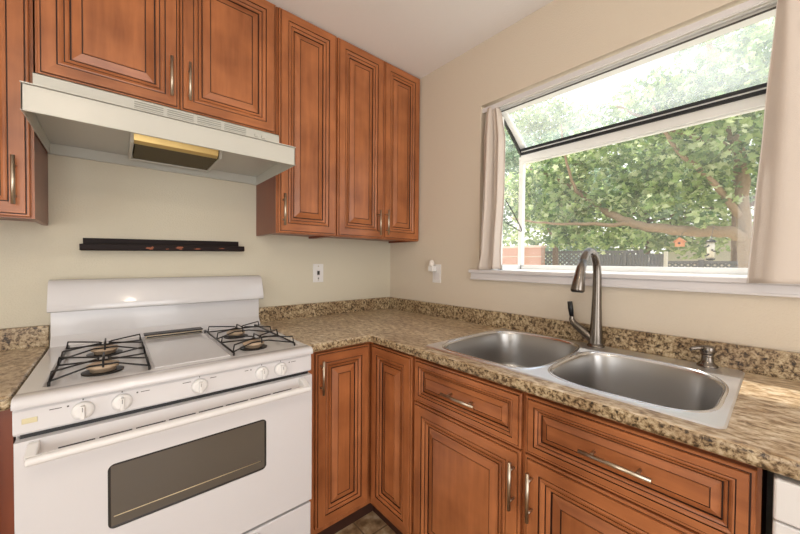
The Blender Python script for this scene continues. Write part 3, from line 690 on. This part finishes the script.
# ------------------------------------------------------------------ curtains
rod = MB().box((.012, WY0 - .0005, 2.070), (.022, WY1 + .0005, 2.094)).build('curtain_rod', TRIM, root=(.017, -1.38, 2.08), bevel=.002)
tag(rod, 'flat white tension rod across the top of the window opening', 'curtain rod')
def curtain(name, rows, folds, amp, label, nu=120, hem=True):
    """rows: (z, y_left, y_right, x_center, amp_scale)"""
    b = MB(); R = []
    zs = [r[0] for r in rows]
    def lerp(z):
        for a, c_ in zip(rows, rows[1:]):
            if a[0] >= z >= c_[0]:
                t = (a[0] - z) / (a[0] - c_[0]); t = t * t * (3 - 2 * t) * .5 + t * .5
                return [a[k] + (c_[k] - a[k]) * t for k in range(1, 5)]
    nv = 48; rn = random.Random(len(folds)); 
    for v in range(nv + 1):
        z = max(zs[-1], min(zs[0], zs[0] + (zs[-1] - zs[0]) * v / nv)); yl, yr, xc, am = lerp(z); row = []
        for u in range(nu + 1):
            t = u / nu; d_ = 0
            for (fr, ph, a_) in folds: d_ += a_ * math.sin(2 * PI * fr * t + ph + .5 * math.sin(v / nv * 3 + fr))
            y = yl + (yr - yl) * t + .15 * (yr - yl) / max(1, folds[0][0]) * math.cos(2 * PI * folds[0][0] * t + folds[0][1]) * math.sin(PI * t)
            row.append((xc + amp * am * d_, y, z + (.004 * math.sin(9 * t) if v == nv else 0)))
        R.append(row)
    F1 = [[b.addv(p) for p in row] for row in R]
    F2 = [[b.addv((p[0] + .0022, p[1], p[2])) for p in row] for row in R]
    for v in range(nv):
        for u in range(nu):
            mm = 1 if (u == 0) else 0
            b.face((F1[v][u], F1[v][u + 1], F1[v + 1][u + 1], F1[v + 1][u]), mm, True); b.face((F2[v][u], F2[v + 1][u], F2[v + 1][u + 1], F2[v][u + 1]), 0, True)
    for v in range(nv):
        for u in (0, nu): b.face((F1[v][u], F1[v + 1][u], F2[v + 1][u], F2[v][u]), 1)
    for u in range(nu):
        for v in (0, nv): b.face((F1[v][u], F1[v][u + 1], F2[v][u + 1], F2[v][u]), 0)
    r0 = rows[0]
    o = b.build(name, [CURT, CURTE], root=(r0[3], (r0[1] + r0[2]) / 2, rows[-1][0]))
    return tag(o, label, 'curtain')
curtain('window_curtain', [(2.082, -.800, -.868, .017, .5), (2.03, -.788, -.882, .017, .8), (1.90, -.780, -.905, .010, 1.0), (1.6, -.778, -.910, .002, 1.0), (1.3, -.772, -.905, -.012, 1.0), (1.214, -.748, -.915, -.022, 1.0)],
        [(2.1, .6, .7), (4.3, 1.2, .35), (1.1, 2.0, .4)], .027, 'narrow bunched cream curtain at the left side of the window')
curtain('window_curtain', [(2.085, -1.846, -2.02, .010, .5), (2.02, -1.840, -2.06, -.030, .8), (1.7, -1.822, -2.20, -.055, 1.0), (1.4, -1.806, -2.26, -.058, 1.0), (1.195, -1.796, -2.28, -.060, 1.0)],
        [(3.2, 2.6, .5), (6.1, .4, .18), (1.1, 4.2, .4)], .022, 'wide cream curtain hanging over the sill at the right side of the window')
# ceiling lamp behind the viewer
cl = thing('ceiling_lamp', (-1.75, -2.1, H), 'small pendant lamp hanging from the ceiling behind the viewer', 'lamp')
EM = bpy.data.materials.new('bulb_glow'); EM.use_nodes = True; EM.node_tree.nodes['Principled BSDF'].inputs['Emission Color'].default_value = (1, .84, .66, 1); EM.node_tree.nodes['Principled BSDF'].inputs['Emission Strength'].default_value = 12
MB().lathe((-1.75, -2.1, H - .236), [(.012, 0), (.022, .014), (.026, .03), (.02, .046), (.004, .054)], dirn=-1, n=20).build('bulb', EM, cl)
MB().lathe((-1.75, -2.1, H), [(.06, 0), (.06, .015), (.02, .03), (.008, .04), (.008, .22), (.03, .23), (.03, .236)], dirn=-1, n=32).build('lamp_base', NICKEL, cl)

# ------------------------------------------------------------------ garden
GZ = -.15
GRASS = mat('garden_gravel', (196, 186, 160), .95, bump=(30, .5, .02))
struct(MB().box((.12, -14, GZ - .1), (26, 16, GZ)).build('ground', GRASS), 'pale dry garden ground outside the window', 'ground')
BARK = mat('tree_bark', (146, 122, 94), .9, bump=(30, .8, .02)); BARKD = mat('dark_bark', (122, 98, 78), .9, bump=(30, .8, .02))
LEAF = leaf_mat('maple_leaf', [(0, (84, 112, 72)), (.35, (134, 160, 98)), (.7, (184, 202, 134)), (1, (236, 240, 200))], .6)
LEAF2 = leaf_mat('pale_leaf', [(0, (88, 116, 90)), (.5, (138, 164, 126)), (1, (200, 216, 178))], .5)
LEAF3 = leaf_mat('yellow_green_leaf', [(0, (104, 128, 84)), (.5, (160, 180, 118)), (1, (222, 228, 172))], .5)
SPRUCE = leaf_mat('blue_needle', [(0, (120, 146, 150)), (1, (176, 196, 198))], .3)
LOBES = [(0, 0), (.30, -.12), (.50, .12), (.34, .22), (.52, .52), (.26, .50), (0, 1.0), (-.26, .50), (-.52, .52), (-.34, .22), (-.50, .12), (-.30, -.12)]
SIMPLE = [(0, 0), (.28, .3), (.22, .7), (0, 1), (-.22, .7), (-.28, .3)]
def foliage(name, clusters, count, size, m, parent, seed, shape=LOBES, kind=None):
    rn = random.Random(seed); b = MB(); wts = [c_[3] ** 2 for c_ in clusters]
    for _ in range(count):
        cx, cy, cz, r, *fl = rn.choices(clusters, wts)[0]; sq = fl[0] if fl else .8
        while True:
            d = Vector((rn.uniform(-1, 1), rn.uniform(-1, 1), rn.uniform(-1, 1)))
            if .12 < d.length < 1: break
        p = Vector((cx, cy, cz)) + Vector((d.x * r, d.y * r, d.z * r * sq))
        s_ = size * rn.uniform(.6, 1.25)
        n_ = Vector((rn.uniform(-1, 1), rn.uniform(-1, 1), rn.uniform(-.1, 1.3))).normalized()
        t = n_.cross(Vector((rn.uniform(-1, 1), rn.uniform(-1, 1), rn.uniform(-.8, .2)))).normalized(); q = n_.cross(t)
        ids = []
        for (u, v) in shape:
            ids.append(b.addv(p + t * u * s_ + q * v * s_ + n_ * (abs(u) * .25 - v * v * .12) * s_))
        k = len(shape) // 2
        b.face(ids[:k + 1], 0); b.face([ids[0]] + ids[k:], 0)
    off = Vector((0, 0, 0)); r = parent
    while r.parent: r = r.parent
    off = r.location
    me = bpy.data.meshes.new(name); me.from_pydata([tuple(Vector(v) - off) for v in b.v], [], b.f); me.materials.append(m); me.update()
    o = bpy.data.objects.new(name, me); COL.objects.link(o); o.parent = parent
    return o
# the large maple in front
mt = thing('maple_tree', (3.5, -1.62, GZ), 'large leafy green tree with a thick low limb just outside the window', 'tree')
limbs = [([(3.5, -1.66, GZ), (3.52, -1.64, .6), (3.48, -1.63, 1.25), (3.45, -1.60, 1.75), (3.5, -1.55, 2.4), (3.7, -1.35, 3.3), (3.8, -1.2, 4.2)], [.085, .07, .06, .058, .052, .04, .02]),
         ([(3.46, -1.60, 1.50), (3.3, -1.50, 1.59), (3.2, -1.15, 1.615), (3.2, -.76, 1.70), (3.3, -.45, 1.86), (3.5, -.2, 2.05), (3.55, .1, 2.3), (3.5, .35, 2.5), (3.5, .8, 2.75)], [.05, .06, .056, .05, .045, .04, .034, .028, .014]),
         ([(3.2, -.72, 1.72), (3.1, -.3, 1.74), (3.0, .3, 1.80), (3.1, .9, 1.95)], [.03, .022, .016, .008]),
         ([(3.47, -1.60, 1.70), (3.25, -1.45, 2.0), (3.1, -1.1, 2.5), (3.0, -.9, 3.0)], [.04, .03, .022, .01]),
         ([(3.5, -.2, 2.05), (3.3, 0, 2.25), (3.1, .05, 2.6), (3.0, .1, 3.1)], [.03, .022, .016, .008]),
         ([(3.5, -1.5, 2.5), (3.3, -1.0, 2.8), (3.2, -.5, 3.2)], [.03, .022, .012])]
b = MB()
for p_, r_ in limbs: 
    q = crom(p_, 5); rs = []
    for i in range(len(r_) - 1): rs += [r_[i] + (r_[i + 1] - r_[i]) * k / 5 for k in range(5)]
    rs.append(r_[-1]); b.tube([Vector(v) + Vector((rnd.uniform(-.012, .012), rnd.uniform(-.012, .012), rnd.uniform(-.012, .012))) for v in q], rs, 10)
b.build('trunk', BARK, mt)
cl_ = [(3.3, .0, 1.70, .30), (3.4, .3, 2.0, .42), (3.5, -.4, 2.15, .40), (3.5, -.75, 2.10, .30), (3.4, -1.1, 2.3, .45), (3.6, -.7, 2.6, .5), (3.5, .3, 2.45, .45), (3.2, -1.5, 2.6, .45), (3.5, -1.2, 3.1, .5),
       (3.4, -.2, 2.8, .42), (3.6, -1.7, 3.4, .6), (3.5, -.55, 1.72, .22), (3.4, -1.35, 1.98, .26), (3.4, -1.9, 2.3, .35), (3.1, -.28, 1.52, .22, .7), (3.2, -.7, 1.52, .16, .6), (3.5, .55, 2.75, .35), (3.3, -.9, 3.2, .4),
       (3.2, .15, 1.55, .18, .7), (3.5, .75, 2.1, .3), (3.6, 1.0, 2.5, .35), (3.1, -.05, 1.95, .16), (3.0, -.95, 1.92, .14), (3.05, -1.3, 1.72, .12)]
tag(foliage('foliage', cl_, 8200, .074, LEAF, mt, 3), kind='stuff')
# paler tree behind
for (nm, base_, h_, cls, cnt, sz, lab, sd_, m_) in (
    ('garden_tree', (6.4, 1.72, GZ), 3.2, [(6.2, 2.0, 2.6, .7), (6.4, 1.2, 3.0, .7), (6.2, 2.9, 3.0, .7), (6.6, 2.4, 3.9, .8), (6.6, 3.3, 4.3, .7), (6.2, .5, 2.7, .55), (6.3, 3.3, 2.2, .5), (6.5, 1.6, 4.0, .5)], 4200, .15, 'pale green tree behind the brick wall at the left side of the window view', 8, LEAF2),
    ('garden_tree', (8.0, -1.2, GZ), 4.5, [(8, -1.6, 3.6, 1.1), (7.6, -.6, 3.4, .9), (8, -2.2, 4.6, 1.1), (8, -1.2, 5.4, 1.1), (7.8, -2.4, 3.0, .8), (8.2, .2, 4.3, .8), (8.0, .4, 3.1, .7), (7.8, -.2, 2.6, .5), (8.2, -2.2, 6.2, 1.0)], 4600, .19, 'hazy tall tree filling the upper right of the window view', 9, LEAF2),
    ('garden_tree', (10.5, .8, GZ), 4.0, [(10.5, 1.0, 2.6, 1.2), (10.5, -.9, 2.9, 1.2), (10.5, 2.6, 2.8, 1.2), (10.5, -2.6, 3.2, 1.2), (10.5, 3.9, 3.4, 1.3), (10.6, 2.6, 4.2, 1.2), (10.5, .2, 4.0, 1.2), (10.5, -1.8, 4.6, 1.3), (10.4, 4.9, 5.6, 1.1), (10.5, 3.9, 6.6, .9), (10.5, 5.6, 6.9, .9), (10.5, 1.0, 5.2, .9), (10.5, 3.0, 5.3, .9), (10.5, 2.2, 1.6, .9), (10.5, 3.6, 1.7, .9), (10.5, -1.0, 6.2, .9), (10.5, -2.6, 6.0, 1.2), (10.5, 3.3, 6.2, .8), (10.5, 2.3, 5.9, .7), (10.5, 1.3, 6.2, .6), (10.5, 4.6, 6.3, .9), (10.5, -.3, 2.0, .8), (10.5, 1.0, 1.9, .8), (10.5, -2.2, 7.4, 1.1), (10.5, 5.2, 2.0, 1.1)], 12500, .22, 'wide pale yellow-green tree standing farthest back behind the lattice fence', 10, LEAF3)):
    sz *= .8; cnt = int(cnt * 1.5); t_ = thing(nm, base_, lab, 'tree'); b = MB()
    top = Vector(base_) + Vector((0, 0, h_)); b.tube(crom([base_, (base_[0] + .06, base_[1] - .05, 1.2), tuple(top)], 5), [.10 - .006 * k for k in range(11)], 10)
    for c_ in cls[:6]: b.tube([(base_[0], base_[1], min(c_[2] - .7, top.z)), ((base_[0] + c_[0]) / 2, (base_[1] + c_[1]) / 2, c_[2] - .4), c_[:3]], [.05, .035, .015], 8)
    b.build('trunk', BARKD, t_); tag(foliage('foliage', cls, cnt, sz, m_, t_, sd_, SIMPLE), kind='stuff')
sp = thing('spruce_bush', (8.3, 2.1, GZ), 'rounded blue-grey bush rising above the lattice fence', 'bush')
MB().tube([(8.3, 2.1, GZ), (8.3, 2.1, 1.5)], [.06, .03], 8).build('stem', BARKD, sp)
tag(foliage('foliage', [(8.3, 2.35, 1.35, .62, .9), (8.3, 1.8, 1.45, .55, .95), (8.3, 1.5, 1.3, .5, .9), (8.3, 2.1, .8, .7, 1.)], 3500, .11, SPRUCE, sp, 12, [(0, 0), (.08, .5), (0, 1), (-.08, .5)]), kind='stuff')
# fences
DKW = mat('weathered_dark_wood', (112, 108, 106), .8); GRW = mat('grey_reed', (128, 126, 128), .9, bump=(60, .8, .02)); PALE = mat('pale_post', (210, 200, 184), .8)
def lattice(p0, p1, zt, zb, label, posts=3, step=.10):
    c_ = thing('lattice_fence', ((p0[0] + p1[0]) / 2, (p0[1] + p1[1]) / 2, GZ), label, 'fence')
    A, B = Vector((*p0, 0)), Vector((*p1, 0)); L_ = (B - A).length; D_ = (B - A).normalized(); Nn = Vector((-D_.y, D_.x, 0)); hgt = zt - zb
    def strip(b, s0, z0, s1, z1, dn, wd):
        a = A + D_ * s0; e = A + D_ * s1; a.z = z0; e.z = z1
        t = (e - a).normalized(); wv = t.cross(Nn) * wd / 2; th = Nn * .008
        P_ = [a - wv, a + wv, e + wv, e - wv]; ids = [b.addv(q + Nn * dn) for q in P_] + [b.addv(q + Nn * dn + th) for q in P_]
        for q in ((0, 1, 2, 3), (7, 6, 5, 4), (0, 4, 5, 1), (1, 5, 6, 2), (2, 6, 7, 3), (3, 7, 4, 0)): b.face([ids[i] for i in q], 0)
    b = MB(); k = -hgt
    while k < L_:
        for sgn in (1, -1):
            s0, z0, s1, z1 = k, zb, k + hgt, zt
            if s0 < 0: z0 += -s0; s0 = 0
            if s1 > L_: z1 -= s1 - L_; s1 = L_
            if s1 - s0 > .02:
                if sgn > 0: strip(b, s0, z0, s1, z1, 0, .035)
                else: strip(b, L_ - s0, z0, L_ - s1, z1, .010, .035)
        k += step
    b.build('lattice_panel', DKW, c_)
    for zz in (zt, zb): b = MB(); strip(b, 0, zz, L_, zz, -.01, .05); b.build('rail', DKW, c_)
    for i in range(posts):
        q = A + D_ * (L_ * i / (posts - 1)); MB().box((q.x - .04, q.y - .04, GZ), (q.x + .04, q.y + .04, zt + .05)).build('post', DKW, c_)
    return c_
lattice((6.9, 2.22), (7.4, .2), 1.52, GZ + .1, 'dark lattice fence section below the blue-grey bush', 3)
lattice((7.4, .08), (7.4, -1.7), 1.285, GZ + .1, 'low dark lattice fence section at the right, beside the bird feeder', 3)
pf = thing('reed_fence', (5, -.15, GZ), 'solid grey woven fence panel in the middle of the window view', 'fence')
b = MB(); b.box((5, .42, GZ), (5.03, -.66, 1.40)); b.build('reed_panel', GRW, pf)
b = MB()
for k in range(26): b.box((4.985, .41 - k * .042, GZ), (5.0, .396 - k * .042, 1.425 - .01 * (k % 3)))
b.build('slats', DKW, pf)
for y in (.44, -.14, -.68): tag(MB().box((4.97, y - .02, GZ), (5.05, y + .02, 1.44)).build('post', PALE if y < -.5 else DKW, pf), 'pale post' if y < -.5 else None)
bw = thing('brick_wall', (6, 2.9, GZ), 'reddish brick garden wall at the left edge of the window view', 'wall')
MB().box((5.95, 1.78, GZ), (6.15, 4.2, 1.60)).build('brickwork', BRICK, bw); MB().box((5.92, 1.76, 1.60), (6.18, 4.2, 1.65)).build('coping', mat('pink_stone', (226, 196, 176), .8), bw)
hs = thing('garden_house', (12, -2.2, GZ), 'pale sunlit building far behind the low lattice fence', 'building')
MB().box((12, -5.5, GZ), (15, .6, 2.0)).build('house_wall', mat('pale_stucco', (226, 216, 204), .9), hs)
MB().prism([(11.7, 2.0), (13.5, 2.7), (15.3, 2.0)], 1, -5.8, .8).build('roof', mat('grey_roof', (170, 166, 164), .9), hs)
# hanging feeders
bf = thing('bird_feeder', (2.6, -1.44, 1.27), 'hanging glass tube bird feeder with dark cap and perches', 'bird feeder')
MB().tube([(2.6, -1.44, 1.30), (2.6, -1.44, 1.45)], .026, 16).build('feeder_tube', mat('seed_tube', (216, 206, 186), .3), bf)
MB().lathe((2.6, -1.44, 1.448), [(.036, 0), (.040, .008), (.026, .022), (.004, .030)], n=20).build('feeder_cap', BLACKP, bf)
MB().lathe((2.6, -1.44, 1.282), [(.012, 0), (.030, .008), (.034, .020)], n=20).build('feeder_base', BLACKP, bf)
b = MB()
for (z, s_) in ((1.33, 1), (1.37, -1), (1.41, 1)): b.tube([(2.6, -1.44, z), (2.565, -1.44 + .035 * s_, z - .003)], .005, 8); b.tube([(2.578, -1.44 + .012 * s_, z + .008), (2.571, -1.44 + .014 * s_, z + .009)], .008, 8)
b.build('perch', BLACKP, bf)
MB().tube([(2.6, -1.44, 1.475), (2.75, -1.44, 1.60), (3.2, -1.44, 1.60)], .002, 6).build('hanging_wire', BLACKP, bf)
bh = thing('birdhouse', (2.8, -1.19, 1.42), 'small orange-brown wooden birdhouse hanging under the low limb', 'birdhouse')
BHM = mat('birdhouse_wood', (206, 138, 96), .7)
MB().prism([(-1.225, 1.425), (-1.155, 1.425), (-1.155, 1.475), (-1.19, 1.508), (-1.225, 1.475)], 0, 2.77, 2.83).build('birdhouse_body', BHM, bh)
b = MB(); b.prism([(-1.19, 1.508), (-1.19, 1.518), (-1.145, 1.478), (-1.145, 1.468)], 0, 2.76, 2.84); b.prism([(-1.19, 1.508), (-1.19, 1.518), (-1.235, 1.478), (-1.235, 1.468)], 0, 2.76, 2.84); b.build('roof', BHM, bh)
MB().lathe((2.771, -1.19, 1.458), [(.011, 0), (.011, .0025)], axis=0, dirn=-1, n=16).build('entrance_hole', BLACKP, bh)
MB().tube([(2.8, -1.19, 1.515), (3.0, -1.19, 1.60), (3.18, -1.19, 1.60)], .002, 6).build('hanging_wire', BLACKP, bh)
